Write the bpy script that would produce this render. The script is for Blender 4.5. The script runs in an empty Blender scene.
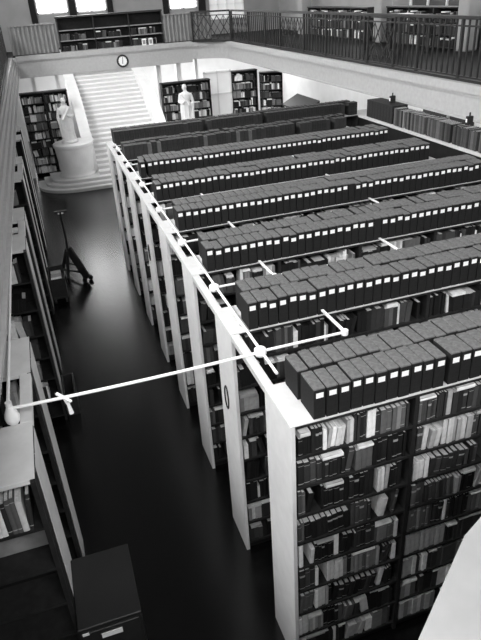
import bpy, bmesh, math, random
from mathutils import Vector, Matrix

# ------------------------------------------------------------------ basics
C = bpy.context.scene.collection
PI = math.pi
RNG = random.Random(7)


def mat(name, v, rough=0.6, spec=0.3, noise=0.0, scale=6.0, bump=0.0, tint=0.0, stretch=None, emit=0.0):
    m = bpy.data.materials.new(name)
    m.use_nodes = True
    nt = m.node_tree
    b = nt.nodes['Principled BSDF']
    col = (v * (1 - tint), v, v * (1 + tint), 1)
    b.inputs['Base Color'].default_value = col
    b.inputs['Roughness'].default_value = rough
    b.inputs['Specular IOR Level'].default_value = spec
    if emit:
        b.inputs['Emission Color'].default_value = (1, 1, 1, 1)
        b.inputs['Emission Strength'].default_value = emit
    if noise or bump:
        tc = nt.nodes.new('ShaderNodeTexCoord')
        n = nt.nodes.new('ShaderNodeTexNoise')
        n.inputs['Scale'].default_value = scale
        n.inputs['Detail'].default_value = 5
        if stretch:
            mp = nt.nodes.new('ShaderNodeMapping')
            mp.inputs['Scale'].default_value = stretch
            nt.links.new(tc.outputs['Object'], mp.inputs['Vector'])
            nt.links.new(mp.outputs['Vector'], n.inputs['Vector'])
        else:
            nt.links.new(tc.outputs['Object'], n.inputs['Vector'])
        if noise:
            r = nt.nodes.new('ShaderNodeMapRange')
            r.inputs['From Min'].default_value = 0.3
            r.inputs['From Max'].default_value = 0.7
            r.inputs['To Min'].default_value = max(0, v * (1 - noise))
            r.inputs['To Max'].default_value = min(1, v * (1 + noise))
            nt.links.new(n.outputs['Fac'], r.inputs['Value'])
            cb = nt.nodes.new('ShaderNodeCombineColor')
            for k in ('Red', 'Green', 'Blue'):
                nt.links.new(r.outputs['Result'], cb.inputs[k])
            nt.links.new(cb.outputs['Color'], b.inputs['Base Color'])
        if bump:
            bp = nt.nodes.new('ShaderNodeBump')
            bp.inputs['Strength'].default_value = bump
            bp.inputs['Distance'].default_value = 0.01
            nt.links.new(n.outputs['Fac'], bp.inputs['Height'])
            nt.links.new(bp.outputs['Normal'], b.inputs['Normal'])
    return m


M = {
    'floor': mat('polished dark linoleum', 0.0028, 0.25, 0.55, noise=0.4, scale=1.2, bump=0.05),
    'white': mat('white painted board', 0.66, 0.55, 0.2, noise=0.05, scale=9),
    'top': mat('white painted shelf top', 0.50, 0.6, 0.2, noise=0.05, scale=12),
    'leftpaint': mat('worn pale paint', 0.62, 0.6, 0.2, noise=0.06, scale=10),
    'fascia': mat('pale stone coloured plaster', 0.38, 0.8, 0.1, noise=0.06, scale=14),
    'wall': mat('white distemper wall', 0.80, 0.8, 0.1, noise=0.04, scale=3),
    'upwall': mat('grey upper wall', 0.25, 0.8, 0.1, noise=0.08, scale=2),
    'ceil': mat('dark panelled ceiling', 0.05, 0.8, 0.1),
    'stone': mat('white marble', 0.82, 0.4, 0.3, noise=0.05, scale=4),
    'shaded_riser': mat('stone tread', 0.58, 0.5, 0.3, noise=0.06, scale=5),  # step risers, darker than the tread slabs: shade put into the colour
    'statue': mat('statue marble', 0.72, 0.45, 0.3, noise=0.06, scale=8),
    'dark': mat('dark stained oak', 0.018, 0.5, 0.3, noise=0.3, scale=20),
    'darker': mat('blackened timber', 0.010, 0.6, 0.2, noise=0.3, scale=12),
    'iron': mat('dark wrought iron', 0.009, 0.5, 0.4),
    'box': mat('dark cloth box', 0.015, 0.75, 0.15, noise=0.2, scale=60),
    'box_lid_lit': mat('grey box lid with painted top light', 0.105, 0.75, 0.15, noise=0.25, scale=50),  # lid lighter than the body: light from above put into its colour
    'label': mat('paper label', 0.85, 0.7, 0.1),
    'conduit': mat('white enamelled conduit', 0.82, 0.4, 0.3),
    'page': mat('book page block', 0.50, 0.8, 0.1, noise=0.2, scale=80),
    'band': mat('gilt band', 0.32, 0.4, 0.4),
    'greyboard': mat('grey back board', 0.22, 0.7, 0.2, noise=0.2, scale=10),
    'cab': mat('dark lacquered cabinet', 0.020, 0.45, 0.4, noise=0.2, scale=4),
    'cabtop': mat('dark cabinet top', 0.014, 0.5, 0.4, noise=0.2, scale=3),
    'rib': mat('ribbed grey screen', 0.20, 0.6, 0.2, noise=0.1, scale=5),
    'pane': mat('daylit window glass', 0.8, 0.3, 0.3, emit=14.0),
    'ledger': mat('black ledger binding', 0.022, 0.6, 0.2, noise=0.4, scale=30),
    'paper': mat('white paper', 0.8, 0.8, 0.1),
    'panedim': mat('dim window glass', 0.5, 0.3, 0.3, emit=0.35),
    'galfloor': mat('dark gallery floor', 0.008, 0.6, 0.1, noise=0.3, scale=2),
    'ledge': mat('grey white stone coping', 0.23, 0.7, 0.1, noise=0.12, scale=5),
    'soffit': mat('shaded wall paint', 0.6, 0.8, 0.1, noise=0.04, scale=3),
    'glassdark': mat('dark glazing', 0.05, 0.2, 0.5),
}
TONES = [0.010, 0.016, 0.03, 0.055, 0.10, 0.20, 0.36, 0.58, 0.78]
COV = [mat('book cloth %s' % n, v, 0.65, 0.2, noise=0.14, scale=25) for n, v in
       zip(('black', 'ink', 'charcoal', 'dark grey', 'slate', 'mid grey', 'light grey', 'pale', 'white'), TONES)]


class MB:
    """Collects shapes into one mesh."""

    def __init__(s):
        s.v = []; s.f = []; s.m = []; s.mats = []

    def mi(s, m):
        if m not in s.mats:
            s.mats.append(m)
        return s.mats.index(m)

    def add(s, vs, fs, m, T=None):
        o = len(s.v)
        s.v += [tuple(T @ Vector(p)) if T is not None else tuple(p) for p in vs]
        k = s.mi(m)
        for f in fs:
            s.f.append([o + i for i in f]); s.m.append(k)

    def box(s, x0, x1, y0, y1, z0, z1, m, T=None):
        vs = [(x, y, z) for z in (z0, z1) for y in (y0, y1) for x in (x0, x1)]
        s.add(vs, [(0, 2, 3, 1), (4, 5, 7, 6), (0, 1, 5, 4), (2, 6, 7, 3), (0, 4, 6, 2), (1, 3, 7, 5)], m, T)

    def cbox(s, x0, x1, y0, y1, z0, z1, m, c=0.004, T=None):
        """box with chamfered edges"""
        vs = []
        for sz in (0, 1):
            for sy in (0, 1):
                for sx in (0, 1):
                    X, Y, Z = (x0, x1)[sx], (y0, y1)[sy], (z0, z1)[sz]
                    dx, dy, dz = (c, -c)[sx], (c, -c)[sy], (c, -c)[sz]
                    vs += [(X, Y + dy, Z + dz), (X + dx, Y, Z + dz), (X + dx, Y + dy, Z)]
        I = lambda x, y, z, a: ((z * 2 + y) * 2 + x) * 3 + a
        fs = [(I(0, 0, 0, 0), I(0, 0, 1, 0), I(0, 1, 1, 0), I(0, 1, 0, 0)), (I(1, 0, 0, 0), I(1, 1, 0, 0), I(1, 1, 1, 0), I(1, 0, 1, 0)),
              (I(0, 0, 0, 1), I(1, 0, 0, 1), I(1, 0, 1, 1), I(0, 0, 1, 1)), (I(0, 1, 0, 1), I(0, 1, 1, 1), I(1, 1, 1, 1), I(1, 1, 0, 1)),
              (I(0, 0, 0, 2), I(0, 1, 0, 2), I(1, 1, 0, 2), I(1, 0, 0, 2)), (I(0, 0, 1, 2), I(1, 0, 1, 2), I(1, 1, 1, 2), I(0, 1, 1, 2))]
        for a in (0, 1):
            for b in (0, 1):
                fs.append((I(0, a, b, 1), I(1, a, b, 1), I(1, a, b, 2), I(0, a, b, 2)))
                fs.append((I(a, 0, b, 0), I(a, 1, b, 0), I(a, 1, b, 2), I(a, 0, b, 2)))
                fs.append((I(a, b, 0, 0), I(a, b, 1, 0), I(a, b, 1, 1), I(a, b, 0, 1)))
                for d in (0, 1):
                    fs.append((I(a, b, d, 0), I(a, b, d, 1), I(a, b, d, 2)))
        s.add(vs, fs, m, T)

    def tube(s, p, q, r, m, n=10, r2=None, T=None):
        p = Vector(p); q = Vector(q); d = (q - p).normalized()
        a = d.orthogonal().normalized(); b = d.cross(a)
        r2 = r if r2 is None else r2
        vs = []
        for P, R in ((p, r), (q, r2)):
            for i in range(n):
                t = 2 * PI * i / n
                vs.append(P + a * math.cos(t) * R + b * math.sin(t) * R)
        fs = [(i, (i + 1) % n, n + (i + 1) % n, n + i) for i in range(n)]
        fs += [tuple(range(n))[::-1], tuple(range(n, 2 * n))]
        s.add(vs, fs, m, T)

    def path(s, pts, r, m, n=8):
        for a, b in zip(pts, pts[1:]):
            s.tube(a, b, r, m, n)

    def beam(s, p, q, w, t, m, up=(0, 0, 1)):
        """rectangular bar from p to q, w wide and t thick"""
        p = Vector(p); q = Vector(q); d = (q - p).normalized()
        a = d.cross(Vector(up))
        a = a.normalized() if a.length > 1e-4 else Vector((1, 0, 0))
        b = a.cross(d)
        vs = [P + a * sx * w / 2 + b * sy * t / 2 for P in (p, q) for sx, sy in ((-1, -1), (1, -1), (1, 1), (-1, 1))]
        s.add(vs, [(3, 2, 1, 0), (4, 5, 6, 7), (0, 1, 5, 4), (1, 2, 6, 5), (2, 3, 7, 6), (3, 0, 4, 7)], m)

    def lathe(s, cx, cy, prof, m, n=40, a0=0, a1=2 * PI):
        full = abs(a1 - a0 - 2 * PI) < 1e-6
        k = n if full else n + 1
        vs = []
        for r, z in prof:
            for i in range(k):
                t = a0 + (a1 - a0) * i / n
                vs.append((cx + r * math.cos(t), cy + r * math.sin(t), z))
        fs = []
        for j in range(len(prof) - 1):
            for i in range(n):
                i2 = (i + 1) % k
                fs.append((j * k + i, j * k + i2, (j + 1) * k + i2, (j + 1) * k + i))
        fs.append(tuple(range(k))[::-1]); fs.append(tuple(range((len(prof) - 1) * k, len(prof) * k)))
        s.add(vs, fs, m)

    def prism(s, poly, z0, z1, m, T=None):
        n = len(poly)
        vs = [(x, y, z0) for x, y in poly] + [(x, y, z1) for x, y in poly]
        fs = [tuple(range(n))[::-1], tuple(range(n, 2 * n))] + [(i, (i + 1) % n, n + (i + 1) % n, n + i) for i in range(n)]
        s.add(vs, fs, m, T)

    def prism_x(s, poly, x0, x1, m):
        """profile in (y, z) extruded along x"""
        n = len(poly)
        vs = [(x0, y, z) for y, z in poly] + [(x1, y, z) for y, z in poly]
        fs = [tuple(range(n)), tuple(range(n, 2 * n))[::-1]] + [(i, n + i, n + (i + 1) % n, (i + 1) % n) for i in range(n)]
        s.add(vs, fs, m)

    def mesh(s, name):
        me = bpy.data.meshes.new(name)
        me.from_pydata(s.v, [], s.f)
        for m in s.mats:
            me.materials.append(m)
        me.polygons.foreach_set('material_index', s.m)
        me.update()
        bm = bmesh.new(); bm.from_mesh(me)
        bmesh.ops.recalc_face_normals(bm, faces=bm.faces)
        bm.to_mesh(me); bm.free()
        return me

    def build(s, name, parent=None, loc=(0, 0, 0), smooth=False):
        me = s.mesh(name)
        if smooth:
            for p in me.polygons:
                p.use_smooth = True
        o = bpy.data.objects.new(name, me)
        C.objects.link(o)
        o.location = loc
        if parent is not None:
            o.parent = parent
        return o


def tag(o, label=None, cat=None, group=None, kind=None):
    if label: o['label'] = label
    if cat: o['category'] = cat
    if group: o['group'] = group
    if kind: o['kind'] = kind
    return o


def thing(name, label, cat, loc=(0, 0, 0), group=None):
    o = bpy.data.objects.new(name, None)
    o.empty_display_size = 0.1
    C.objects.link(o); o.location = loc
    return tag(o, label, cat, group)


def dup(root, loc, label, group=None):
    r = root.copy(); C.objects.link(r); r.location = loc
    r['label'] = label
    if group: r['group'] = group
    for ch in list(root.children):
        c = ch.copy(); C.objects.link(c); c.parent = r
        for g in list(ch.children):
            d = g.copy(); C.objects.link(d); d.parent = c
    return r


def struct(name, mb, label=None, cat=None):
    return tag(mb.build(name), label, cat, None, 'structure')


ORD = ['first', 'second', 'third', 'fourth', 'fifth', 'sixth', 'seventh', 'eighth', 'ninth', 'tenth', 'eleventh', 'twelfth',
       'thirteenth', 'fourteenth', 'fifteenth', 'sixteenth', 'seventeenth', 'eighteenth', 'nineteenth']


def ordinal(i):
    if i < 19: return ORD[i]
    t, u = divmod(i + 1, 10)
    tens = ['', '', 'twenty', 'thirty', 'forty', 'fifty', 'sixty', 'seventy', 'eighty'][t]
    return tens[:-1] + 'ieth' if u == 0 else tens + '-' + ORD[u - 1]


# ------------------------------------------------------------------ camera (fitted to the photograph's perspective)
CAMPOS = Vector((0, 0, 4.505))
CR = Matrix(((0.9469121100616504, -0.31610680055740314, -0.05859988447049092), (-0.20095570180300107, -0.4396943354610714, -0.8753774598859119), (0.25094673086425434, 0.8406814985503185, -0.47987535492431277)))
F, PPX, PPY = 598.243, 240.811, 316.576
cam = bpy.data.cameras.new('camera'); co = bpy.data.objects.new('camera', cam); C.objects.link(co)
rows = [CR[0], -CR[1], -CR[2]]
mw = Matrix(((rows[0][0], rows[1][0], rows[2][0], CAMPOS.x), (rows[0][1], rows[1][1], rows[2][1], CAMPOS.y),
             (rows[0][2], rows[1][2], rows[2][2], CAMPOS.z), (0, 0, 0, 1)))
co.matrix_world = mw
cam.sensor_fit = 'VERTICAL'; cam.sensor_height = 24; cam.sensor_width = 18
cam.lens = F / 640 * 24
cam.shift_x = (240.5 - PPX) / 640
cam.shift_y = (PPY - 320) / 640
cam.clip_start = 0.05; cam.clip_end = 200
bpy.context.scene.camera = co


def proj(p):
    c = CR @ (Vector(p) - CAMPOS)
    return PPX + F * c.x / c.z, PPY + F * c.y / c.z, c.z


def in_frame(p, m=12):
    x, y, z = proj(p)
    return z > 0 and -m < x < 481 + m and -m < y < 640 + m


# ------------------------------------------------------------------ shared dimensions
ST_Y0, ST_P, ST_T, ST_TOP = 2.507, 1.138, 0.43, 2.29
ST_X0, ST_X1 = 1.0, 5.06
SHELF_Z = [0.09, 0.335, 0.58, 0.825, 1.065, 1.305, 1.55, 1.797, 2.04]     # standing surfaces
GZ = 3.05                                                               # gallery floor
WX0, WX1, WY0, WY1, CEIL = -3.5, 9.5, -4.0, 24.0, 9.2

# ------------------------------------------------------------------ room shell
b = MB(); b.box(WX0 - .2, WX1 + .2, WY0 - .2, WY1 + .2, -0.15, 0, M['floor']); struct('floor', b)
b = MB(); b.box(WX0 - .2, WX1 + .2, WY0 - .2, WY1 + .2, CEIL, CEIL + .2, M['ceil']); struct('ceiling', b)


def wall_with_holes(name, axis, pos, thick, a0, a1, z0, z1, holes, m, m_low=None):
    """wall across 'axis' at pos; holes = (a0, a1, z0, z1); split into lower (below gallery) and upper paint"""
    b = MB()
    az = sorted({a0, a1, *[h[0] for h in holes], *[h[1] for h in holes]})
    zz = sorted({z0, z1, GZ, *[h[2] for h in holes], *[h[3] for h in holes]})
    for i in range(len(az) - 1):
        for j in range(len(zz) - 1):
            ca, cz = (az[i] + az[i + 1]) / 2, (zz[j] + zz[j + 1]) / 2
            if any(h[0] < ca < h[1] and h[2] < cz < h[3] for h in holes): continue
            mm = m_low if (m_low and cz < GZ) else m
            if axis == 'y': b.box(az[i], az[i + 1], pos, pos + thick, zz[j], zz[j + 1], mm)
            else: b.box(pos, pos + thick, az[i], az[i + 1], zz[j], zz[j + 1], mm)
    return struct(name, b)


WINB = [(0.62, 1.68, 4.12, 6.6), (1.95, 3.0, 4.10, 6.6), (5.25, 6.3, 3.98, 6.4), (6.75, 8.1, 3.55, 6.0)]   # upper back windows
WINR = [(17.0, 19.6, 4.6, 6.5), (11.9, 15.0, 3.74, 6.2), (4.0, 7.6, 4.6, 6.5)]
WINL = [(-1.5 + 3.4 * k, 1.1 + 3.4 * k, 6.6, 8.8) for k in range(7)]  # unseen glowing windows, added high up to light the aisle panels
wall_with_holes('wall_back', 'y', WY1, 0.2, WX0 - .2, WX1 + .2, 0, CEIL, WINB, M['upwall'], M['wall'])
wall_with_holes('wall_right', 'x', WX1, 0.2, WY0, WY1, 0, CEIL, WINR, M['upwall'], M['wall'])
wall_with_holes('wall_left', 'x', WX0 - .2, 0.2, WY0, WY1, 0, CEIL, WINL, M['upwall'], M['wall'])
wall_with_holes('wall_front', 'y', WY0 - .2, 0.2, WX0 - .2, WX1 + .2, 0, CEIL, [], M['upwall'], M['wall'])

nwin = [0]


def window(axis, pos, a0, a1, z0, z1, cols, rws, sgn):
    nwin[0] += 1
    n = nwin[0]
    fr = 0.05

    def bx(bb, u0, u1, w0, w1, d0, d1, m):
        if axis == 'y': bb.box(u0, u1, pos + d0, pos + d1, w0, w1, m)
        else: bb.box(pos + d0, pos + d1, u0, u1, w0, w1, m)
    d = sgn
    lo, hi = sorted((0.02 * d, 0.10 * d))
    g = MB(); l2, h2 = sorted((0.07 * d, 0.08 * d))
    bx(g, a0 + fr, a1 - fr, z0 + fr, z1 - fr, l2, h2, M['glassdark' if n == 6 else 'panedim' if n in (4, 5, 7) else 'pane'])
    root = g.build('window_%d' % n)
    tag(root, None, None, None, 'structure')
    f = MB()
    bx(f, a0, a0 + fr, z0, z1, lo, hi, M['conduit']); bx(f, a1 - fr, a1, z0, z1, lo, hi, M['conduit'])
    bx(f, a0, a1, z0, z0 + fr, lo, hi, M['conduit']); bx(f, a0, a1, z1 - fr, z1, lo, hi, M['conduit'])
    for i in range(1, cols):
        u = a0 + (a1 - a0) * i / cols; bx(f, u - .018, u + .018, z0, z1, lo, hi, M['conduit'])
    for i in range(1, rws):
        w = z0 + (z1 - z0) * i / rws; bx(f, a0, a1, w - .018, w + .018, lo, hi, M['conduit'])
    f.build('window_frame', root)


for k, w in enumerate(WINB): window('y', WY1, *w, (2, 2, 2, 4)[k], (3, 3, 3, 5)[k], 1)
for w in WINR: window('x', WX1, *w, 4, 4, 1)
for w in WINL: window('x', WX0, *w, 3, 3, -1)

# galleries: floors and fascias
RX, BY, LX = 6.2, 21.0, -0.46
ARC = [(RX - 1 + math.cos(t) * 1.0, BY - 1 + math.sin(t) * 1.0) for t in [PI / 2 * i / 8 for i in range(9)]]   # rounded far corner
LEFT = [(-.34, BY), (-.43, 13.0), (-.475, 6.7), (-.51, 3.5), (-.60, 1.2), (-.66, -.25)]       # slightly splayed side edge
NEAR = [(-.66, -0.25), (0.69, 0.742), (0.961, 0.946), (1.5, 1.2), (RX, 1.2)]
SLABS = []
for x0_, x1_, y0_, y1_ in ((WX0, -.72, WY0, WY1), (-.72, 1.05, BY + .24, WY1), (3.35, RX + .24, BY + .24, WY1), (1.05, 3.35, 23.2, WY1),
                           (RX + .24, WX1, WY0, WY1)):
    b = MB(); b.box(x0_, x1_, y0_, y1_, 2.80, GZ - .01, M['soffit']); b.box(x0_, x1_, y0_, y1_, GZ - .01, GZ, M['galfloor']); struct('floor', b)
b = MB(); b.prism([(-.74, BY + .23), (-.74, LEFT[-1][1])] + [(x - .15, y) for x, y in LEFT[::-1]] + [(LEFT[0][0] - .15, BY + .23)], 2.80, GZ, M['galfloor']); struct('floor', b)
b = MB(); b.prism([(RX + .25, BY + .25)] + [(x + .2, y + .2) for x, y in ARC], 2.80, GZ, M['galfloor']); struct('floor', b)
b = MB(); b.prism([(-.72, WY0)] + [(x, y - .02) for x, y in NEAR] + [(RX + .24, WY0)], 2.80, GZ, M['ledge'])
struct('floor', b)


def fascia_path(name, pts, z0, z1, m=None, bands=None):
    """wall band along a plan path (void on the left hand side of travel), with a cornice and a lower lip"""
    m = m or M['fascia']
    b = MB()

    def offs(d):
        out = []
        for i, p in enumerate(pts):
            n = Vector((0, 0))
            for a, c in ((i - 1, i), (i, i + 1)):
                if a < 0 or c >= len(pts): continue
                e = Vector(pts[c]) - Vector(pts[a]); n += Vector((-e.y, e.x)).normalized()
            n.normalize()
            out.append(Vector(p) + n * d)
        return out
    for za, zb, d0, d1 in bands or ((z0, z1, -.22, 0), (z1 - .13, z1 + .005, -.22, .05), (z0, z0 + .035, -.22, .03), (z1 - .17, z1 - .13, -.1, .025)):
        A, B_ = offs(d0), offs(d1)
        for i in range(len(pts) - 1):
            b.prism([A[i], A[i + 1], B_[i + 1], B_[i]], za, zb, m)
    return struct(name, b)


fascia_path('trim_1', [(RX, 1.2)] + ARC, 2.54, GZ)
fascia_path('trim_2', [ARC[-1], (-.34, BY)], 2.46, GZ + .03)
fascia_path('trim_3', LEFT, 2.66, GZ + .03, bands=((2.66, 2.70, -.22, .03), (2.70, 2.80, -.22, .0), (2.80, 2.90, -.22, -.03), (2.90, 3.0, -.22, -.06), (3.0, GZ + .02, -.22, -.09)))
fascia_path('trim_4', NEAR, 2.7, GZ, m=M['ledge'])

# ------------------------------------------------------------------ book helpers
STUFF = MB()          # every book beyond the individual ones


def book_mesh(w, h, d, tone, bands, pg=None):
    """spine faces -y at y=0; stands on z=0; left edge at x=0"""
    b = MB(); cv = COV[tone]; t = min(.004, w * .14); e = .004
    # boards
    b.box(0, t, .003, d, 0, h, cv); b.box(w - t, w, .003, d, 0, h, cv)
    # rounded spine, cut in bands
    zs = [0, h]
    if bands:
        zs = [0, h * .10, h * .13, h * .70, h * .80, h * .88, h * .90, h]
    pr = [(0, .004), (w * .12, .0012), (w * .35, 0), (w * .65, 0), (w * .88, .0012), (w, .004), (w, .009), (0, .009)]
    for i in range(len(zs) - 1):
        b.prism(pr, zs[i], zs[i + 1], M['band'] if bands and i in (1, 3 if bands == 2 else 5) and tone < 7 else cv)
    # page block
    b.box(t, w - t, .009, d - .005, e, h - e, pg or M['page'])
    return b.mesh('book')


def stuff_book(T, w, h, d, tone):
    cv = COV[tone]
    t = min(.004, w * .15)
    o = [(0, 0, 0), (w, 0, 0), (w, d, 0), (0, d, 0), (0, 0, h), (w, 0, h), (w, d, h), (0, d, h)]
    STUFF.add(o, [(3, 2, 1, 0), (0, 1, 5, 4), (1, 2, 6, 5), (2, 3, 7, 6), (3, 0, 4, 7)], cv, T)
    STUFF.add([(0, 0, h), (w, 0, h), (w, d, h), (0, d, h)], [(0, 1, 2, 3)], M['page'] if RNG.random() < .5 else cv, T)


def gen_run(x0, x1, maxh, rng, pale=0.2, fill=0.97):
    """books for one shelf of one bay: list of (x, w, h, d, tone, lean, band) plus flat ones laid on top"""
    out, flat = [], []
    x = x0 + rng.uniform(.002, .02)
    end = x0 + (x1 - x0) * fill
    while x < end - .02:
        n = rng.choice([1, 2, 3, 4, 6, 8])
        u = rng.random()
        base = rng.choice([0, 0, 1, 1, 2, 3]) if u > pale + .28 else (rng.choice([2, 3, 4, 5]) if u > pale else rng.choice([6, 7, 8, 8]))
        if base > 6: n = min(n, rng.choice([1, 1, 2, 2, 4]))
        hh = rng.uniform(.64, .96) * maxh; ww = rng.uniform(.018, .042); dd = rng.uniform(.12, .17)
        ln = 0
        if rng.random() < .16: ln = rng.choice([-1, 1, 1]) * rng.uniform(.06, .22)
        if ln < 0: x += abs(math.sin(ln)) * hh * .9
        xs = x
        for k in range(n):
            w = ww * rng.uniform(.85, 1.2); h = hh * rng.uniform(.93, 1.03) if n < 5 else hh
            h = min(h, maxh * .985)
            step = w / math.cos(ln)
            if x + step + (abs(math.sin(ln)) * h if ln > 0 else 0) > end: break
            tone = min(8, max(0, base + rng.choice([0, 0, 0, 0, 1, -1])))
            out.append((x, w, h * (math.cos(ln) if ln else 1) - (w * abs(math.sin(ln)) if ln else 0), dd * rng.uniform(.93, 1.04), tone, ln, rng.choice([0, 0, 1, 1, 2])))
            x += step + .0006
        else:
            if ln == 0 and hh < maxh * .83 and x - xs > .07 and rng.random() < .95:
                flat.append((xs + rng.uniform(0, .02), min(x - xs - .02, rng.uniform(.12, .2)), hh * 1.04, rng.choice([6, 7, 8, 8]), rng.uniform(.016, min(.03, maxh - hh * 1.04 - .002))))
        if ln > 0: x += math.sin(ln) * hh * .95
        if rng.random() < .12: x += rng.uniform(.02, .07)
    return out, flat


def lean_T(T, x, y, z, w, ln):
    """leaning by ln about its lower corner"""
    if ln >= 0: return T @ Matrix.Translation((x, y, z + (w * math.sin(ln) if ln else 0))) @ Matrix.Rotation(ln, 4, 'Y')
    return T @ Matrix.Translation((x + w, y, z + w * math.sin(-ln))) @ Matrix.Rotation(ln, 4, 'Y') @ Matrix.Translation((-w, 0, 0))


def stuff_shelf(T, x0, x1, z, maxh, rng, pale=.2, fill=.97):
    runs, flat = gen_run(x0, x1, maxh, rng, pale, fill)
    for x, w, h, d, tone, ln, bd in runs:
        stuff_book(lean_T(T, x, .012 + rng.uniform(0, .02), z, w, ln), w, h, d, tone)
    for x, wl, z0, tone, th in flat:
        TT = T @ Matrix.Translation((x, .01, z + z0))
        STUFF.box(0, wl, 0, .13, 0, th, COV[tone], TT)


def tone_word(t):
    return ('black', 'black', 'charcoal', 'dark grey', 'slate grey', 'mid grey', 'light grey', 'pale', 'white')[t]


# ------------------------------------------------------------------ central bookcases
UPR = [ST_X0 + .84 * k for k in range(1, 5)] + [ST_X1]


def make_stack():
    t = thing('bookcase', 'double-sided bookcase nearest the camera, white end panel, crowded front shelves', 'bookcase', (0, ST_Y0, 0),
              'double-sided bookcases lining the aisle')
    b = MB(); b.cbox(ST_X0, ST_X0 + .03, 0, ST_T, 0, ST_TOP - .001, M['white'], .003)
    e = b.build('end_panel', t)
    b = MB(); b.box(ST_X0 + .03, ST_X1, -.004, ST_T + .004, ST_TOP - .022, ST_TOP - .004, M['dark']); b.box(ST_X0 + .03, ST_X1, -.003, ST_T + .003, ST_TOP - .004, ST_TOP, M['top'])
    b.box(ST_X0 + .0, ST_X0 + .13, -.002, ST_T + .002, ST_TOP - .001, ST_TOP + .001, M['top'])
    b.build('top_board', t)
    b = MB(); b.box(ST_X0 + .03, ST_X1, ST_T / 2 - .008, ST_T / 2 + .008, .02, ST_TOP - .022, M['darker']); b.build('back_panel', t)
    for u in UPR:
        b = MB()
        b.box(u - .014, u + .014, .002, ST_T / 2 - .008, 0, ST_TOP - .022, M['dark']); b.box(u - .014, u + .014, ST_T / 2 + .008, ST_T - .002, 0, ST_TOP - .022, M['dark'])
        b.build('upright', t)
    for z in SHELF_Z:
        b = MB()
        xs = [ST_X0 + .03] + UPR
        for i in range(len(xs) - 1):
            for y0, y1 in ((.006, ST_T / 2 - .008), (ST_T / 2 + .008, ST_T - .006)):
                b.box(xs[i] + (.014 if i else 0), xs[i + 1] - .014, y0, y1, z - .02, z, M['dark'])
        b.build('shelf', t)
    b = MB(); b.box(ST_X0 + .03, ST_X1, .03, ST_T - .03, 0, .06, M['darker']); b.build('plinth', t)
    return t


stack = make_stack()
stack_labels = ['', 'second double-sided bookcase from the camera, box files in two rows on top',
                'third double-sided bookcase from the camera, its white end panel facing the aisle',
                'fourth double-sided bookcase from the camera, two rows of box files on top',
                'fifth double-sided bookcase from the camera, box files along its top',
                'sixth double-sided bookcase from the camera, last one carrying labelled box files',
                'seventh double-sided bookcase from the camera, unlabelled dark volumes standing on top',
                'last double-sided bookcase before the staircase, topped with a row of black ledgers']
for i in range(1, 8):
    st_ = dup(stack, (0, ST_Y0 + ST_P * i, 0), stack_labels[i])
    if i == 7: st_.scale.x = 1.155; st_.location.x = -.155          # the last one is longer
    if i in (1, 4):                      # oval card holder on the end panel
        e = [c for c in st_.children if c.name.startswith('end_panel')][0]
        b = MB(); n = 24
        for q in range(n):
            a, c = 2 * PI * q / n, 2 * PI * (q + 1) / n
            b.tube((ST_X0 - .004, .25 + .05 * math.cos(a), 1.56 + .11 * math.sin(a)), (ST_X0 - .004, .25 + .05 * math.cos(c), 1.56 + .11 * math.sin(c)), .007, M['iron'], 6)
        b.build('card_holder', e)

# planks bridging the aisle ends, level with the tops
pl = None
for i in range(7):
    y0 = ST_Y0 + ST_P * i + ST_T + .004
    L = ST_P - ST_T - .008
    lab = 'white plank bridging the aisle from the %s bookcase top to the %s' % (ORD[i], ORD[i + 1])
    if pl is None:
        b = MB(); b.cbox(ST_X0, ST_X0 + .065, 0, L, ST_TOP - .05, ST_TOP - .002, M['top'], .003)
        pl = b.build('bridging_plank', None, (0, y0, 0)); tag(pl, lab, 'plank', 'planks bridging the aisle ends')
    else:
        dup(pl, (0, y0, 0), lab)

# ------------------------------------------------------------------ box files on the tops
BW, BH, BD = 0.078, 0.225, 0.19


def make_box():
    b = MB()
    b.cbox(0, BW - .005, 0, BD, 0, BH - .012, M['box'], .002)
    b.cbox(.0005, BW - .0055, .0005, BD - .0005, BH - .0135, BH, M['box_lid_lit'], .005)
    o = b.build('box_file')
    tag(o, 'x', 'box file', 'box files on the bookcase tops')
    l = MB(); l.box(.014, .060, -.0016, -.0004, BH - .068, BH - .032, M['label'])
    p = l.build('paper_label', o); p['label'] = 'white paper label'
    return o


make_rng = random.Random(11)
cand = []
STARTX = [1.15, 1.15, 1.15, 1.155, 1.15, 1.16]
ENDX = [4.97, 4.97, 4.97, 4.97, 4.95, 4.95]
for s in range(6):
    y0 = ST_Y0 + ST_P * s
    for row in (0, 1):
        x = STARTX[s] + (0 if row == 0 else (.03 if s else -.01)); k = 0
        while x < ENDX[s]:
            yy = y0 + .010 + make_rng.uniform(-.003, .003) if row == 0 else y0 + .222 + make_rng.uniform(-.003, .004)
            hs = make_rng.choice([1, 1, 1, 1, 1, 1, .985, 1.015, .95]); lean = 0
            gap = 0
            if make_rng.random() < .025: gap = make_rng.uniform(.015, .04)
            cand.append([s, row, k, x, yy, hs, make_rng.uniform(-.023, .023), make_rng.random()])
            x += BW + make_rng.uniform(0, .003) + gap; k += 1


def box_score(c):
    p = (c[3] + .04, c[4], ST_TOP + .12)
    if not in_frame(p, 10): return -1
    return 1 / proj(p)[2] * (1 if c[1] == 0 else .8)


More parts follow.
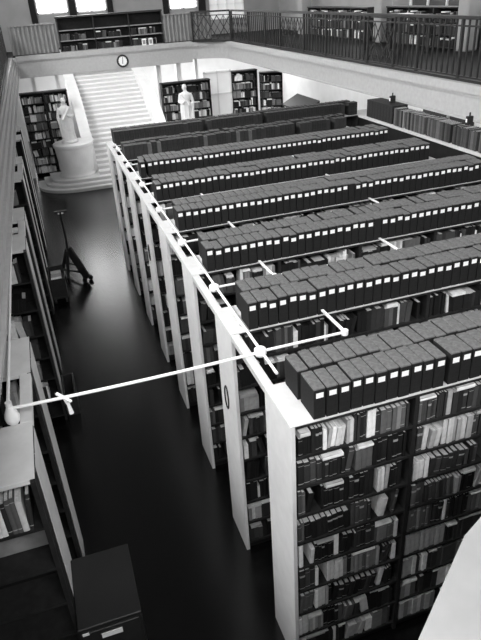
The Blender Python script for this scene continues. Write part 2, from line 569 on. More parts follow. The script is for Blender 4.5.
scored = sorted(cand, key=box_score, reverse=True)
chosen = set(id(c) for c in scored[:300] if box_score(c) > 0)
proto = make_box()
plain = None
first = True
rest = MB()
bnames = ['first', 'second', 'third', 'fourth', 'fifth', 'sixth']
for c in cand:
    s, row, k, x, yy, hs, rz, u = c
    if id(c) not in chosen:
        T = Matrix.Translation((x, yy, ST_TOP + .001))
        rest.cbox(0, BW - .005, 0, BD, 0, BH * hs - .012, M['box'], .002, T); rest.cbox(.0005, BW - .0055, .0005, BD - .0005, BH * hs - .0135, BH * hs, M['box_lid_lit'], .005, T)
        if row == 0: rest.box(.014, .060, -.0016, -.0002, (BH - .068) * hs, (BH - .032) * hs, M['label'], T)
        continue
    if first: o = proto; first = False; kids = list(proto.children)
    else:
        o = proto.copy(); C.objects.link(o)
        if row == 0 and u > .04:
            q = kids[0].copy(); C.objects.link(q); q.parent = o
            q.location.z = make_rng.choice([0, 0, 0, -.006, .005]); q.location.x = make_rng.uniform(-.004, .004)
    o.location = (x, yy, ST_TOP + .0012); o.scale = (1, 1, hs)
    o.rotation_euler = (0, 0, rz if abs(rz) > .02 else 0)
    o['label'] = 'dark box file, %s from the aisle end, %s row on the %s bookcase' % (ordinal(k), 'front' if row == 0 else 'rear', bnames[s])
r = rest.build('box_file_rows'); tag(r, 'remaining dark box files standing at the far ends of the bookcase tops', 'box files', None, 'stuff')

# ------------------------------------------------------------------ individual books on the first bookcase
books = []          # records: bay, level, index, ...
rng = random.Random(23)
BAYS = [(ST_X0 + .032, UPR[0] - .015), (UPR[0] + .015, UPR[1] - .015), (UPR[1] + .015, UPR[2] - .015)]
IDENT = Matrix.Identity(4)
T1 = Matrix.Translation((0, ST_Y0, 0))
nb = 0
BUDGET = 278
allrec = []
for bay, (x0, x1) in enumerate(BAYS):
    for lv in range(8, -1, -1):
        z = SHELF_Z[lv]
        runs, flat = gen_run(x0, x1, .214, rng, pale=.33)
        for i, rcd in enumerate(runs): allrec.append((bay, lv, i, z, rcd, False))
        for i, fl in enumerate(flat): allrec.append((bay, lv, i, z, fl, True))


def rec_vis(rc):
    bay, lv, i, z, r, isflat = rc
    p = (r[0] + .02, ST_Y0, z + .1)
    x, y, d = proj(p)
    if not in_frame(p, 3): return -1
    if y > 548 and x > 481 - (y - 546) * .41: return -1     # behind the gallery edge
    return 1 / d + (.25 if isflat else 0)


order = sorted(allrec, key=rec_vis, reverse=True)
pick = set(id(r) for r in order[:BUDGET] if rec_vis(r) > 0)
BAYW = ['end bay', 'second bay']
for rc in allrec:
    bay, lv, i, z, r, isflat = rc
    if isflat:
        x, wl, z0, tone, th = r
        if id(rc) in pick:
            me = book_mesh(th, wl, .14, tone, 0)
            o = bpy.data.objects.new('book', me); C.objects.link(o)
            # laid flat: spine outward, thickness up
            o.matrix_world = Matrix.Translation((x, ST_Y0 + .006 + .004 * (i % 3), z + z0 + .0005)) @ Matrix(((0, 0, 1, 0), (0, 1, 0, 0), (-1, 0, 0, th), (0, 0, 0, 1)))
            tag(o, '%s book lying flat, %s such on the %s shelf down, %s' % (tone_word(tone), ORD[i], ORD[8 - lv], BAYW[bay] if bay else BAYW[0]), 'book', 'books on the first bookcase')
        else:
            STUFF.box(0, wl, 0, .14, 0, th, COV[tone], T1 @ Matrix.Translation((x, .008, z + z0)))
        continue
    x, w, h, d, tone, ln, bd = r
    yj = .010 + ((i * 37) % 11) * .0012
    T = lean_T(T1, x, yj, z + .0005, w, ln)
    if id(rc) in pick:
        me = book_mesh(w, h, d, tone, bd if w > .02 else 0)
        o = bpy.data.objects.new('book', me); C.objects.link(o)
        o.matrix_world = T
        sz = ('thin ' if w < .023 else 'thick ' if w > .037 else '') + ('leaning ' if abs(ln) > .05 else '')
        tag(o, '%s%s book, %s along the %s shelf down, %s' % (sz, tone_word(tone), ordinal(i), ORD[8 - lv], BAYW[min(bay, 1)]), 'book', 'books on the first bookcase')
    else:
        stuff_book(T, w, h, d, tone)

# the other central bookcases: books beyond the individual ones
FULL = BAYS + [(UPR[k] + .015, UPR[k + 1] - .015) for k in range(2, 4)]
for s in range(1, 8):
    T = Matrix.Translation((0, ST_Y0 + ST_P * s, 0))
    for lv in range(9):
        bays = BAYS[:2] if lv < 6 else FULL
        for x0, x1 in bays:
            stuff_shelf(T, x0, x1, SHELF_Z[lv], .214, rng, pale=.25)
for lv in range(9):
  for x0, x1 in FULL[3:]:
    stuff_shelf(T1, x0, x1, SHELF_Z[lv], .214, rng, pale=.25)

# ------------------------------------------------------------------ dark volumes on the seventh and eighth bookcases
def ledger_mesh(w, h, d, m):
    b = MB()
    b.cbox(0, w, 0, .012, 0, h, m, .003); b.box(0, .004, .012, d, 0, h, m); b.box(w - .004, w, .012, d, 0, h, m)
    b.box(.004, w - .004, .012, d - .004, .004, h - .005, COV[3])
    return b.mesh('ledger')


lmesh = [ledger_mesh(.085, .225, .17, M['ledger']), ledger_mesh(.07, .215, .17, COV[2]), ledger_mesh(.06, .205, .16, COV[4])]
wid = [.085, .07, .06]
for s, xe, yo in ((6, 4.85, .02), (6, 4.9, .24), (7, 5.62, .03), (7, 5.62, .24)):
    x = 1.12; k = 0
    while x < xe:
        j = rng.choices([0, 1, 2], [12, 1, 0] if s == 7 else [8, 5, 2])[0]
        o = bpy.data.objects.new('ledger', lmesh[j]); C.objects.link(o)
        o.location = (x, ST_Y0 + ST_P * s + yo + rng.uniform(0, .006), ST_TOP + .0012)
        tag(o, '%s ledger, %s from the aisle end, %s row on the %s bookcase' % (('black', 'charcoal', 'slate grey')[j], ordinal(k), 'front' if yo < .1 else 'rear', 'seventh' if s == 6 else 'last'),
            'ledger', 'dark ledgers on the two farthest bookcase tops')
        x += wid[j] + rng.uniform(.001, .004) + (rng.uniform(.03, .1) if rng.random() < .04 else 0); k += 1

# ------------------------------------------------------------------ conduits over the bookcases
tr = MB(); tr.path([(1.115, ST_Y0 + .50, ST_TOP + .03), (1.115, ST_Y0 + 7 * ST_P, ST_TOP + .03)], .011, M['conduit'])
tr = tr.build('electric_conduit'); tag(tr, 'long white conduit running over the aisle ends of the box-file bookcases', 'conduit')
for k in range(8):
    b = MB(); b.box(1.10, 1.13, ST_Y0 + ST_P * k + (.5 if k == 0 else .1), ST_Y0 + ST_P * k + (.52 if k == 0 else .13), ST_TOP + .001, ST_TOP + .022, M['conduit'])
    if k: b.build('saddle', tr)


def make_spur(xe=5.0, bx_=(1.735,)):
    t = thing('lighting_conduit', 'x', 'conduit', (0, 0, 0), 'lighting conduits over the aisles')
    b = MB(); b.tube((1.115, 0, 0), (xe, 0, 0), .010, M['conduit']); b.build('pipe', t)
    b = MB(); b.lathe(1.10, 0, [(.0, -.03), (.034, -.03), (.042, -.015), (.042, .02), (.03, .03), (0, .03)], M['conduit'], 20); b.build('junction_box', t, smooth=True)
    for x in bx_:
        b = MB(); b.beam((x, 0, .004), (x, .37, -.004), .022, .012, M['conduit']); b.lathe(x, 0, [(0, -.018), (.026, -.018), (.026, .018), (0, .018)], M['conduit'], 14); b.build('bracket', t)
    return t


sp = make_spur(1.735); sp2 = None; sp3 = None
for i in range(7):
    y = ST_Y0 + ST_P * i + ST_T + .34
    lab = 'white lighting conduit over the aisle between the %s and %s bookcases' % (ORD[i], ORD[i + 1])
    if i == 0: sp.location = (0, y, ST_TOP + .045); sp['label'] = lab
    elif sp2 is None: sp2 = make_spur(5.0, (1.64, 2.88)); sp2.location = (0, y, ST_TOP + .022); sp2['label'] = lab
    elif sp3 is None: sp3 = make_spur(5.0, (1.70, 3.4)); sp3.location = (0, y, ST_TOP + .022); sp3['label'] = lab
    else: dup(sp3, (0, y, ST_TOP + .022), lab)

# ------------------------------------------------------------------ bookcases on the window side (under the camera's gallery)
L_T, L_X1, L_X0, L_TOP = 0.53, -0.42, -3.3, 2.25
LY = [2.69, 3.80, 6.28, 7.30, 9.24, 10.30, 12.30, 13.30]


def make_left():
    t = thing('bookcase', 'pale-topped bookcase nearest the camera beneath the side gallery, mostly empty shelves', 'bookcase', (0, LY[0], 0),
              'bookcases under the side gallery')
    b = MB(); b.cbox(L_X1 - .03, L_X1, .15, L_T, 0, L_TOP - .045, M['leftpaint'], .003); b.build('end_panel', t)
    b = MB(); b.cbox(L_X0, L_X1 - .03, -.004, L_T + .004, L_TOP - .03, L_TOP, M['leftpaint'], .002)
    b.box(L_X1 - .075, L_X1, 0, L_T, L_TOP - .001, L_TOP + .001, M['leftpaint']); b.build('top_board', t)
    b = MB(); b.box(L_X0, L_X1 - .03, L_T / 2 - .01, L_T / 2 + .01, .02, L_TOP - .03, M['darker']); b.build('back_panel', t)
    for k in range(4):
        u = L_X0 + .014 + k * .95
        b = MB(); b.box(u - .014, u + .014, .004, L_T / 2 - .01, 0, L_TOP - .03, M['dark']); b.box(u - .014, u + .014, L_T / 2 + .01, L_T - .004, 0, L_TOP - .03, M['dark'])
        b.build('upright', t)
    for z in LSH:
        b = MB()
        xs = [L_X0 + .014 + k * .95 for k in range(4)]
        for i in range(4):
            xa, xb = xs[i] + .014, (xs[i + 1] - .014 if i < 3 else L_X1 - .03)
            if xb - xa < .03: continue
            for y0, y1 in ((.006, L_T / 2 - .01), (L_T / 2 + .01, L_T - .006)): b.box(xa, xb, y0, y1, z - .02, z, M['dark'])
        b.build('shelf', t)
    return t


LSH = [.09, .36, .63, .92, 1.22, 1.54, 1.88]
left = make_left()
LL = ['', 'second bookcase under the side gallery, its pale top beside the lamp opening',
      'third bookcase under the side gallery, standing beyond the open alcove',
      'fourth bookcase under the side gallery, two small openings in front of its top',
      'fifth bookcase under the side gallery, behind the wheeled steps',
      'sixth bookcase under the side gallery, level with the polished patch of floor',
      'seventh bookcase under the side gallery, near the statue staircase',
      'last bookcase under the side gallery before the stairs']
for i in range(1, 8): dup(left, (0, LY[i], 0), LL[i])
lp = None
for i, (a, c) in enumerate(((0, 1), (2, 3), (4, 5))):
    y0 = LY[a] + L_T + .005; L = LY[c] - LY[a] - L_T - .01
    lab = ('pale plank beside the lamp opening between the first two side bookcases', 'pale plank joining the third and fourth side bookcase tops', 'pale plank joining the fifth and sixth side bookcase tops')[i]
    b = MB(); b.cbox(L_X1 - .075, L_X1, 0, L, L_TOP - .05, L_TOP - .001, M['leftpaint'], .003)
    o = b.build('bridging_plank', None, (0, y0, 0)); tag(o, lab, 'plank', 'planks between side bookcases')
# small middle bar across the openings of the third and fourth
b = MB(); b.box(-.72, L_X1 - .08, 0, .09, L_TOP - .04, L_TOP - .002, M['leftpaint'])
o = b.build('cross_batten', None, (0, 6.98, 0)); tag(o, 'short pale batten between the two openings in the third and fourth side bookcase tops', 'batten')

# grey board on the front of the first one and its few books
b = MB(); b.box(-2.2, L_X1 - .034, LY[0] + .20, LY[0] + .215, 1.545, 1.85, M['greyboard'])
o = b.build('back_board'); tag(o, 'grey board standing at the back of an empty shelf under the short row of books', 'board')
rl = random.Random(5)
x = -1.35; k = 0
spec = []
while x < -.47:
    w = rl.uniform(.02, .04); h = rl.uniform(.2, .285); ln = rl.choice([0, 0, 0, .1, .16])
    st = w / math.cos(ln)
    if x + st + math.sin(ln) * h > -.455: break
    spec.append((x, w, h * math.cos(ln), .17, rl.choice([1, 2, 4, 5, 6, 7, 8]), ln)); x += st + .001
for i, (x, w, h, d, tone, ln) in enumerate(spec):
    T = lean_T(Matrix.Translation((0, LY[0] + .012, 0)), x, 0, LSH[6] + .0005, w, ln)
    if not in_frame((x, LY[0], 2.0), 4): stuff_book(T, w, h, d, tone); continue
    o = bpy.data.objects.new('book', book_mesh(w, h, d, tone, 1)); C.objects.link(o); o.matrix_world = T
    tag(o, '%s book, %s from the end panel on the short shelf above the grey board' % (tone_word(tone), ORD[len(spec) - 1 - i]), 'book', 'books above the grey board')
# other books on the side bookcases
for i in range(1, 8):
    T = Matrix.Translation((0, LY[i], 0))
    for z, z2 in zip(LSH, LSH[1:] + [L_TOP - .01]):
        stuff_shelf(T, -1.6, -.455, z, min(z2 - z - .03, .25), rng, pale=.3, fill=.93)

# ------------------------------------------------------------------ cables on that side and across the aisle
b = MB(); b.path([(-.555, 3.22, L_TOP + .05), (-.56, 4.2, L_TOP + .03), (-.56, 13.6, L_TOP + .03)], .0115, M['conduit'])
o = b.build('electric_conduit'); tag(o, 'white conduit running lengthwise over the side bookcase tops', 'conduit')
lampt = thing('pendant_lamp', 'round white lamp fitting in the opening between the first side bookcases', 'lamp', (-.525, 3.225, 2.335))
b = MB(); b.lathe(0, 0, [(0, -.085), (.022, -.08), (.04, -.055), (.046, -.025), (.040, .005), (.026, .035), (.016, .06), (0, .06)], M['conduit'], 20); b.build('bulb', lampt, smooth=True)
b = MB(); b.lathe(0, 0, [(0, .055), (.02, .055), (.02, .085), (0, .085)], M['conduit'], 14); b.build('socket', lampt)
pts = []
for i in range(13):
    t = i / 12
    pts.append((-.52 + 1.615 * t, 3.22 + .057 * t, 2.375 - .045 * t - .012 * math.sin(PI * t)))
b = MB(); b.path(pts, .0105, M['conduit']); o = b.build('cable'); tag(o, 'taut white cable stretched across the dark aisle between the bookcase tops', 'cable')
sw = thing('pull_switch', 'small white pull switch hanging from the cable over the aisle', 'switch', (-.205, 3.231, 2.356))
b = MB(); b.beam((-.045, .05, .012), (.035, -.04, -.012), .018, .012, M['conduit']); b.build('clip', sw)
b = MB(); b.tube((.0, 0, 0), (.012, 0, -.05), .012, M['conduit']); b.tube((.012, 0, -.045), (.02, 0, -.125), .010, M['conduit'], r2=.015); b.build('pull', sw)

# ------------------------------------------------------------------ card cabinet in the near corner of the aisle
cb = thing('card_cabinet', 'low dark card cabinet with white label holder standing in the aisle corner', 'cabinet', (-.415, 2.56, 0))
b = MB(); b.cbox(0, .39, .015, .56, 0, 1.07, M['cab'], .004); b.build('body', cb)
b = MB(); b.cbox(-.003, .395, 0, .565, 1.07, 1.10, M['cabtop'], .005); b.build('top', cb)
for k in range(4):
    z = .04 + .255 * k
    b = MB(); b.cbox(.015, .375, 0, .016, z, z + .245, M['cab'], .003); d = b.build('drawer', cb)
    b = MB(); b.box(.13, .26, -.006, .001, z + .165, z + .205, M['label']); b.build('label_holder', d)['label'] = 'white card in a label holder'
    b = MB(); b.cbox(.155, .235, -.02, .001, z + .09, z + .105, M['iron'], .003); b.build('handle', d)
b = MB(); b.box(.02, .06, -.006, .0, 1.04, 1.06, M['label']); b.build('keyhole_plate', cb)['label'] = 'small bright plate'

# ------------------------------------------------------------------ wheeled library steps with a pole
ws = thing('library_steps', 'dark A-frame library steps with upright pole handle on the polished floor', 'library steps', (0, 10.6, 0))
ap = Vector((0, 0, .56))
b = MB(); b.beam((0.01, 0, .57), (.235, -.27, .06), .20, .035, M['dark'], (.76, .64, .2)); pk = b.build('step_plank', ws)
for q in (-.03, .10, .2):
    pass
for sx in ((-.19, .35, .0), (-.10, .05, .0)):
    b = MB(); b.beam((-.02, .06 if sx[1] > .2 else -.03, .55), sx, .05, .035, M['dark']); b.build('leg', ws)
b = MB(); b.beam((-.175, .30, .09), (.16, -.14, .14), .035, .03, M['dark']); b.beam((-.12, .22, .24), (.10, -.05, .27), .03, .03, M['dark']); b.build('cross_bar', ws)
for dx, dy in ((.18, -.33), (.29, -.22)):
    b = MB(); d = Vector((.76, .64, 0)); c0 = Vector((dx, dy, .05)); b.tube(c0 - d * .015, c0 + d * .015, .05, M['iron'], 16); b.build('wheel', ws)
b = MB(); b.tube((0, 0, .54), (0, .005, 1.27), .021, M['iron']); p = b.build('pole', ws)
b = MB(); b.beam((-.10, 0, 1.275), (.11, 0, 1.275), .035, .03, M['iron']); b.build('handle', p)
b = MB(); b.tube((-.045, -.005, 1.25), (-.02, -.005, 1.25), .018, M['conduit']); b.tube((.015, -.005, 1.25), (.05, -.005, 1.25), .018, M['conduit']); b.build('pale_grip', p)['label'] = 'pale grips under the handle'

# low trolley of books beside it
bt = thing('book_trolley', 'low dark book trolley parked against the side bookcases by the steps', 'trolley', (-.41, 9.58, 0))
b = MB(); b.cbox(0, .26, 0, .62, .10, .13, M['dark'], .003); b.build('deck', bt)
for y in (0, .6):
    b = MB(); b.cbox(0, .26, y, y + .02, .131, .46, M['dark'], .003); b.build('side_panel', bt)
b = MB(); b.box(0, .012, .02, .60, .131, .46, M['darker']); b.build('back_panel', bt)
b = MB(); b.cbox(.0, .26, .021, .599, .30, .32, M['dark'], .003); b.build('shelf', bt)
for x, y in ((.04, .06), (.22, .06), (.04, .56), (.22, .56)):
    b = MB(); b.tube((x - .015, y, .05), (x + .015, y, .05), .05, M['iron'], 14); b.build('wheel', bt)
for k, (y, w, h, tn, wd) in enumerate(((.06, .16, .05, 7, 'pale'), (.06, .15, .045, 8, 'white'), (.27, .17, .06, 6, 'light grey'), (.46, .11, .07, 7, 'pale'))):
    z = .3205 + (.0505 if k == 1 else 0)
    me = book_mesh(h, w, .17, tn, 0)
    o = bpy.data.objects.new('book', me); C.objects.link(o)
    o.matrix_world = Matrix.Translation((-.41 + .02 + .19, 9.58 + y, z)) @ Matrix.Rotation(PI / 2, 4, 'Z') @ Matrix(((0, 0, 1, 0), (0, 1, 0, 0), (-1, 0, 0, h), (0, 0, 0, 1)))
    tag(o, '%s book lying flat on the low trolley, %s' % (wd, ('under another book at its near end', 'topmost at its near end', 'alone in its middle', 'at its far end')[k]), 'book', 'books on the low trolley')

# dark crate farther down the aisle edge
ct = thing('wooden_crate', 'small dark open crate on the floor at the foot of the third side bookcase', 'crate', (-.41, 6.35, 0))
b = MB()
b.box(0, .15, 0, .5, 0, .02, M['dark']); b.build('base', ct)
for (x0, x1, y0, y1) in ((0, .15, 0, .02), (0, .15, .48, .5), (0, .02, .02, .48), (.13, .15, .02, .48)):
    b = MB(); b.box(x0, x1, y0, y1, .02, .3, M['cab']); b.build('side_panel', ct)

# ------------------------------------------------------------------ bookcase along the far side, with bound volumes on its ledge
rc_ = thing('bookcase', 'long bookcase closing the ends of the aisles, pale ledge carrying bound volumes', 'bookcase', (5.70, 0, 0))
b = MB(); b.box(0.03, .40, 3.0, 10.9, 0, ST_TOP - .04, M['darker']); b.build('body', rc_)
b = MB(); b.cbox(0, .42, 2.98, 10.92, ST_TOP - .04, ST_TOP, M['top'], .003); b.build('ledge', rc_)
VT = [1, 3, 4, 4, 5, 3, 2]
vm = {}
y = 3.1; k = 0; vols = []
while y < 9.3:
    w = rng.uniform(.034, .056); vols.append((y, w)); y += w + .002 + (.05 if rng.random() < .03 else 0)
for k, (y, w) in enumerate(reversed(vols)):
    tn = rng.choice(VT)
    h = rng.choice([.26, .27, .27, .28])
    if not in_frame((5.78, y, 2.4), 20):
        stuff_book(Matrix.Translation((5.735, y + w, ST_TOP + .001)) @ Matrix.Rotation(-PI / 2, 4, 'Z'), w, h, .22, tn); continue
    me = book_mesh(w, h, .22, tn, 0)
    o = bpy.data.objects.new('bound_volume', me); C.objects.link(o)
    o.matrix_world = Matrix.Translation((5.735 + rng.uniform(0, .01), y + w, ST_TOP + .001)) @ Matrix.Rotation(-PI / 2, 4, 'Z')
    tag(o, 'tall %s bound volume on the pale ledge, %s from the black ledger boxes' % (tone_word(tn), ordinal(k)), 'bound volume', 'bound volumes on the ledge')
yy = 9.36; k = 0
while yy < 10.25:
    o = bpy.data.objects.new('ledger_box', None)
    b = MB(); b.cbox(0, .30, 0, .095, 0, .30, M['ledger'], .004); o = b.build('ledger_box', None, (5.75, yy, ST_TOP + .001))
    tag(o, 'black ledger box at the far end of the pale ledge, %s after the bound volumes' % ORD[k], 'ledger box', 'ledger boxes on the ledge')
    yy += .099; k += 1
for k, (y, h) in enumerate(((9.62, .12), (7.5, .12))):
    b = MB(); b.cbox(0, .10, 0, .05, 0, h, M['ledger'], .004); b.box(-.004, 0, .01, .04, h * .3, h * .7, M['label'])
    b.tube((.05, .025, h), (.05, .025, h + .05), .012, M['iron'])
    o = b.build('card_stand', None, (5.86, y, ST_TOP + (.302 if k == 0 else .283)))
    tag(o, ('small dark card stand on the black ledger boxes', 'small dark card stand on the bound volumes further forward')[k], 'card stand', 'card stands above the ledge')

# ------------------------------------------------------------------ staircase, pedestals and statues
sc = thing('staircase', 'broad white stone staircase climbing beneath the clock gallery', 'staircase', (2.17, 16.3, 0))
RIS, TRD = .09, .13
RIS2, TRD2 = .1, .208
SX0, SX1 = 1.24, 3.15
PCX, PCY = .70, 17.12
PRX = 2 * 2.17 - PCX
for k in range(29):
    b = MB(); z1 = RIS * (k + 1); y0 = TRD * k
    if k >= 3: z1 = 3 * RIS + RIS2 * (k - 2); y0 = 3 * TRD + TRD2 * (k - 3)
    if k < 3:
        r = .87 - TRD * k; rx = 1.08 - .17 * k
        poly = []
        for i in range(13):                      # sweep round the near pedestal
            a = PI * 1.0 + (PI / 2) * i / 12
            poly.append((PCX - 2.17 + rx * math.cos(a), PCY - 16.3 + r * math.sin(a)))
        for i in range(13):                      # and round its twin
            a = PI * 1.5 + (PI / 2) * i / 12
            poly.append((PRX - 2.17 + rx * math.cos(a), PCY - 16.3 + r * math.sin(a)))
        poly += [(PRX - 2.17 + rx, 1.35), (PCX - 2.17 - rx, 1.35)]
        b.prism(poly, RIS * k if k else 0, z1 - .022, M['shaded_riser'])
        cx = sum(p[0] for p in poly) / len(poly)
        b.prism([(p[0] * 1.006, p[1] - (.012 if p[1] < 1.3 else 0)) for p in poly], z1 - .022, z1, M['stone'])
    else:
        b.box(SX0 - 2.17, SX1 - 2.17, y0, y0 + TRD2 + .1, max(0, z1 - RIS2), z1 - .022, M['shaded_riser'])
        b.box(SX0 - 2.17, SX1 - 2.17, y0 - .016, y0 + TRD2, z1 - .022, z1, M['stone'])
    b.build('step', sc)


def balustrade(x0, x1):
    b = MB()
    top = [(17.1, 1.08), (17.45, 1.10), (17.75, 1.20), (18.1, 1.42), (18.6, 1.70), (19.4, 2.02), (20.2, 2.25), (21.1, 2.44)]
    poly = [(p[0] - 16.3, p[1]) for p in top] + [(21.1 - 16.3, .55), (17.1 - 16.3, .25)]
    b.prism_x(poly, x0 - 2.17, x1 - 2.17, M['stone'])
    # coping
    for (ya, za), (yb, zb) in zip(top, top[1:]):
        b.prism_x([(ya - 16.3, za), (yb - 16.3, zb), (yb - 16.3, zb + .05), (ya - 16.3, za + .05)], x0 - 2.17 - .02, x1 - 2.17 + .02, M['stone'])
    return b.build('balustrade', sc)


balustrade(.98, 1.24); balustrade(3.15, 3.42)
for px in (PCX, PRX + .3):
    b = MB()
    b.lathe(px - 2.17, PCY - 16.3, [(0, .272), (.50, .272), (.50, .31), (.455, .34), (.44, .37), (.50, 1.03), (.525, 1.05), (.53, 1.08), (.53, 1.125), (.515, 1.14), (0, 1.14)], M['stone'], 48)
    b.build('pedestal', sc)


def statue(x, y, z, label, mirror=1, rot=0, sc=.88):
    b = MB()
    n = 40
    prof = [(0, .21, .19), (.05, .20, .18), (.2, .17, .155), (.4, .165, .15), (.55, .17, .15), (.66, .155, .13), (.75, .145, .115), (.85, .165, .12), (.93, .175, .115), (.985, .14, .095), (1.02, .06, .06), (1.07, .05, .052)]
    vs, fs = [], []
    for j, (zz, ra, rb) in enumerate(prof):
        sway = .025 * math.sin(zz * 3.0) * mirror
        fold = .016 * max(0, 1 - zz / .95) + .004
        for i in range(n):
            a = 2 * PI * i / n
            f = 1 + (fold / ra) * math.sin(9 * a + zz * 4 * mirror) + (fold * .6 / ra) * math.sin(15 * a - zz * 6)
            vs.append((sway + ra * f * math.cos(a), rb * f * math.sin(a), zz))
    for j in range(len(prof) - 1):
        for i in range(n): fs.append((j * n + i, j * n + (i + 1) % n, (j + 1) * n + (i + 1) % n, (j + 1) * n + i))
    fs.append(tuple(range(n))[::-1]); fs.append(tuple(range((len(prof) - 1) * n, len(prof) * n)))
    b.add(vs, fs, M['statue'])
    # head, hair knot, nose
    hx = .012 * mirror
    hd = [(0, -.095), (.035, -.088), (.058, -.06), (.07, -.02), (.074, .02), (.068, .055), (.045, .085), (0, .098)]
    b.lathe(hx, -.012, [(r, 1.15 + h) for r, h in hd], M['statue'], 20)
    b.lathe(hx, .05, [(r * .6, 1.17 + h * .6) for r, h in hd], M['statue'], 14)
    b.beam((hx, -.08, 1.17), (hx, -.092, 1.135), .02, .022, M['statue'])
    # arms: one bent across the chest, one hanging with drapery
    m = mirror
    for pts in ([(.165 * m, 0, .93), (.215 * m, -.02, .72), (.10 * m, -.16, .70), (.03 * m, -.165, .76)], [(-.165 * m, 0, .93), (-.225 * m, .01, .70), (-.215 * m, -.07, .50)]):
        rr = [.052, .044, .035, .024]
        for q in range(len(pts) - 1):
            b.tube(pts[q], pts[q + 1], rr[q], M['statue'], 12, r2=rr[q + 1])
            b.lathe(pts[q][0], pts[q][1], [(rr[q] * math.sin(PI * t / 6), pts[q][2] - rr[q] * math.cos(PI * t / 6)) for t in range(7)], M['statue'], 12)
    # mantle hanging from the lowered arm, sash over the shoulder
    b.beam((-.20 * m, -.03, .68), (-.19 * m, -.04, .12), .09, .06, M['statue'])
    b.beam((.13 * m, -.09, .97), (-.12 * m, -.135, .62), .09, .05, M['statue'])
    b.lathe(0, 0, [(0, -.06), (.25, -.06), (.25, .0), (.22, .02), (0, .02)], M['statue'], 32)
    o = b.build('statue', None, (x, y, z + .06))
    o.rotation_euler = (0, 0, rot); o.scale = (sc, sc, sc); o.location.z = z + .06 * sc
    r = o.modifiers.new('remesh', 'REMESH'); r.mode = 'VOXEL'; r.voxel_size = .014; r.use_smooth_shade = True
    sm = o.modifiers.new('smooth', 'SMOOTH'); sm.iterations = 2; sm.factor = .5
    tag(o, label, 'statue', 'draped statues on the stair pedestals')


statue(PCX - .06, PCY, 1.141, 'white draped statue on the round pedestal at the foot of the stairs, in full view', 1, .15)
statue(PRX + .32, PCY + .1, 1.141, 'white draped statue before the bookshelves, its pedestal hidden by the dark bookcases', -1, -.3)

# ------------------------------------------------------------------ wall clock on the fascia
ck = thing('wall_clock', 'small round wall clock with dark rim on the pale gallery front', 'clock', (2.88, BY - .001, 2.69))
b = MB()
nn = 36
for i in range(nn):
    a, c = 2 * PI * i / nn, 2 * PI * (i + 1) / nn
    b.tube((.165 * math.cos(a), -.03, .165 * math.sin(a)), (.165 * math.cos(c), -.03, .165 * math.sin(c)), .028, M['iron'], 8)
b.build('rim', ck)
b = MB(); b.tube((0, 0, 0), (0, -.03, 0), .165, M['paper'], 36); b.build('face', ck)
b = MB()
b.beam((0, -.036, -.03), (.012, -.036, .115), .014, .006, M['iron'], (0, 1, 0)); b.beam((.0, -.036, .02), (-.01, -.036, -.085), .018, .006, M['iron'], (0, 1, 0)); b.build('hand', ck)
b = MB()
for i in range(12):
    a = 2 * PI * i / 12
    b.beam((.12 * math.cos(a), -.033, .12 * math.sin(a)), (.142 * math.cos(a), -.033, .142 * math.sin(a)), .01, .004, M['iron'], (0, 1, 0))
b.build('hour_mark', ck)

# ------------------------------------------------------------------ bookshelves behind the stairs
def wall_shelf(name_label, x0, x1, y, top, levels, T, group, pale, divs):
    t = thing('bookcase', name_label, 'bookcase', (0, 0, 0), group)
    t.matrix_world = T
    L = x1 - x0
    b = MB(); b.box(0, L, .26, .28, 0, top, M['darker']); b.build('back_panel', t)
    for i in range(divs + 1):
        u = L * i / divs
        b = MB(); b.box(max(0, u - .015), min(L, u + .015), 0, .26, 0, top - .03, M['dark']); b.build('upright', t)
    b = MB(); b.box(-.01, L + .01, -.01, .28, top - .03, top, M['dark']); b.build('top_board', t)
    st = (top - .12) / levels
    for k in range(levels):
        z = .08 + st * k
        b = MB()
        for i in range(divs):
            b.box(L * i / divs + .015, L * (i + 1) / divs - .015, .004, .26, z - .02, z, M['dark'])
        b.build('shelf', t)
        for i in range(divs):
            stuff_shelf(T, L * i / divs + .02, L * (i + 1) / divs - .02, z, st * .88, rng, pale, .96)
    return t


wall_shelf('tall wall bookcase behind the statue on its round pedestal', -.42, .86, 18.55, 2.30, 9, Matrix.Translation((-.42, 18.55, 0)), None, .5, 2)
wall_shelf('wall bookcase half hidden by the second statue, beside the white panelling', 3.62, 5.12, 18.75, 2.16, 8, Matrix.Translation((3.62, 18.75, 0)), None, .45, 2)
wall_shelf('dark crowded bookcase standing at the corner under the gallery, facing the court', 6.08, 6.95, 19.6, 2.2, 8, Matrix.Translation((6.08, 19.6, 0)), None, .25, 1)
wall_shelf('narrower crowded bookcase returning round the corner under the gallery', 0, .75, 0, 2.1, 8, Matrix.Translation((6.98, 19.5, 0)) @ Matrix.Rotation(-.35, 4, 'Z'), None, .35, 1)
# white panelling and pilasters under the back gallery
b = MB()
b.box(5.16, 6.06, 19.62, 19.72, 0, 2.28, M['wall'])
for z in (.2, .9, 1.55, 2.2): b.box(5.16, 6.06, 19.60, 19.62, z, z + .05, M['white'])
for x in (5.16, 5.58, 6.02): b.box(x, x + .04, 19.60, 19.62, 0, 2.28, M['white'])
tag(b.build('white_panelling'), 'white panelled partition between two wall bookcases under the gallery', 'partition')
for k, (x0, x1, y) in enumerate(((-.80, -.46, 18.4), (-.05, .08, 21.6), (.72, .84, 21.6), (4.05, 4.2, 21.6), (4.75, 4.9, 21.6), (5.4, 5.5, 21.6))):
    b = MB(); b.box(x0, x1, y, y + .25, 0, 2.79 if k else 2.66, M['wall']); struct('trim_%d' % (5 + k), b)
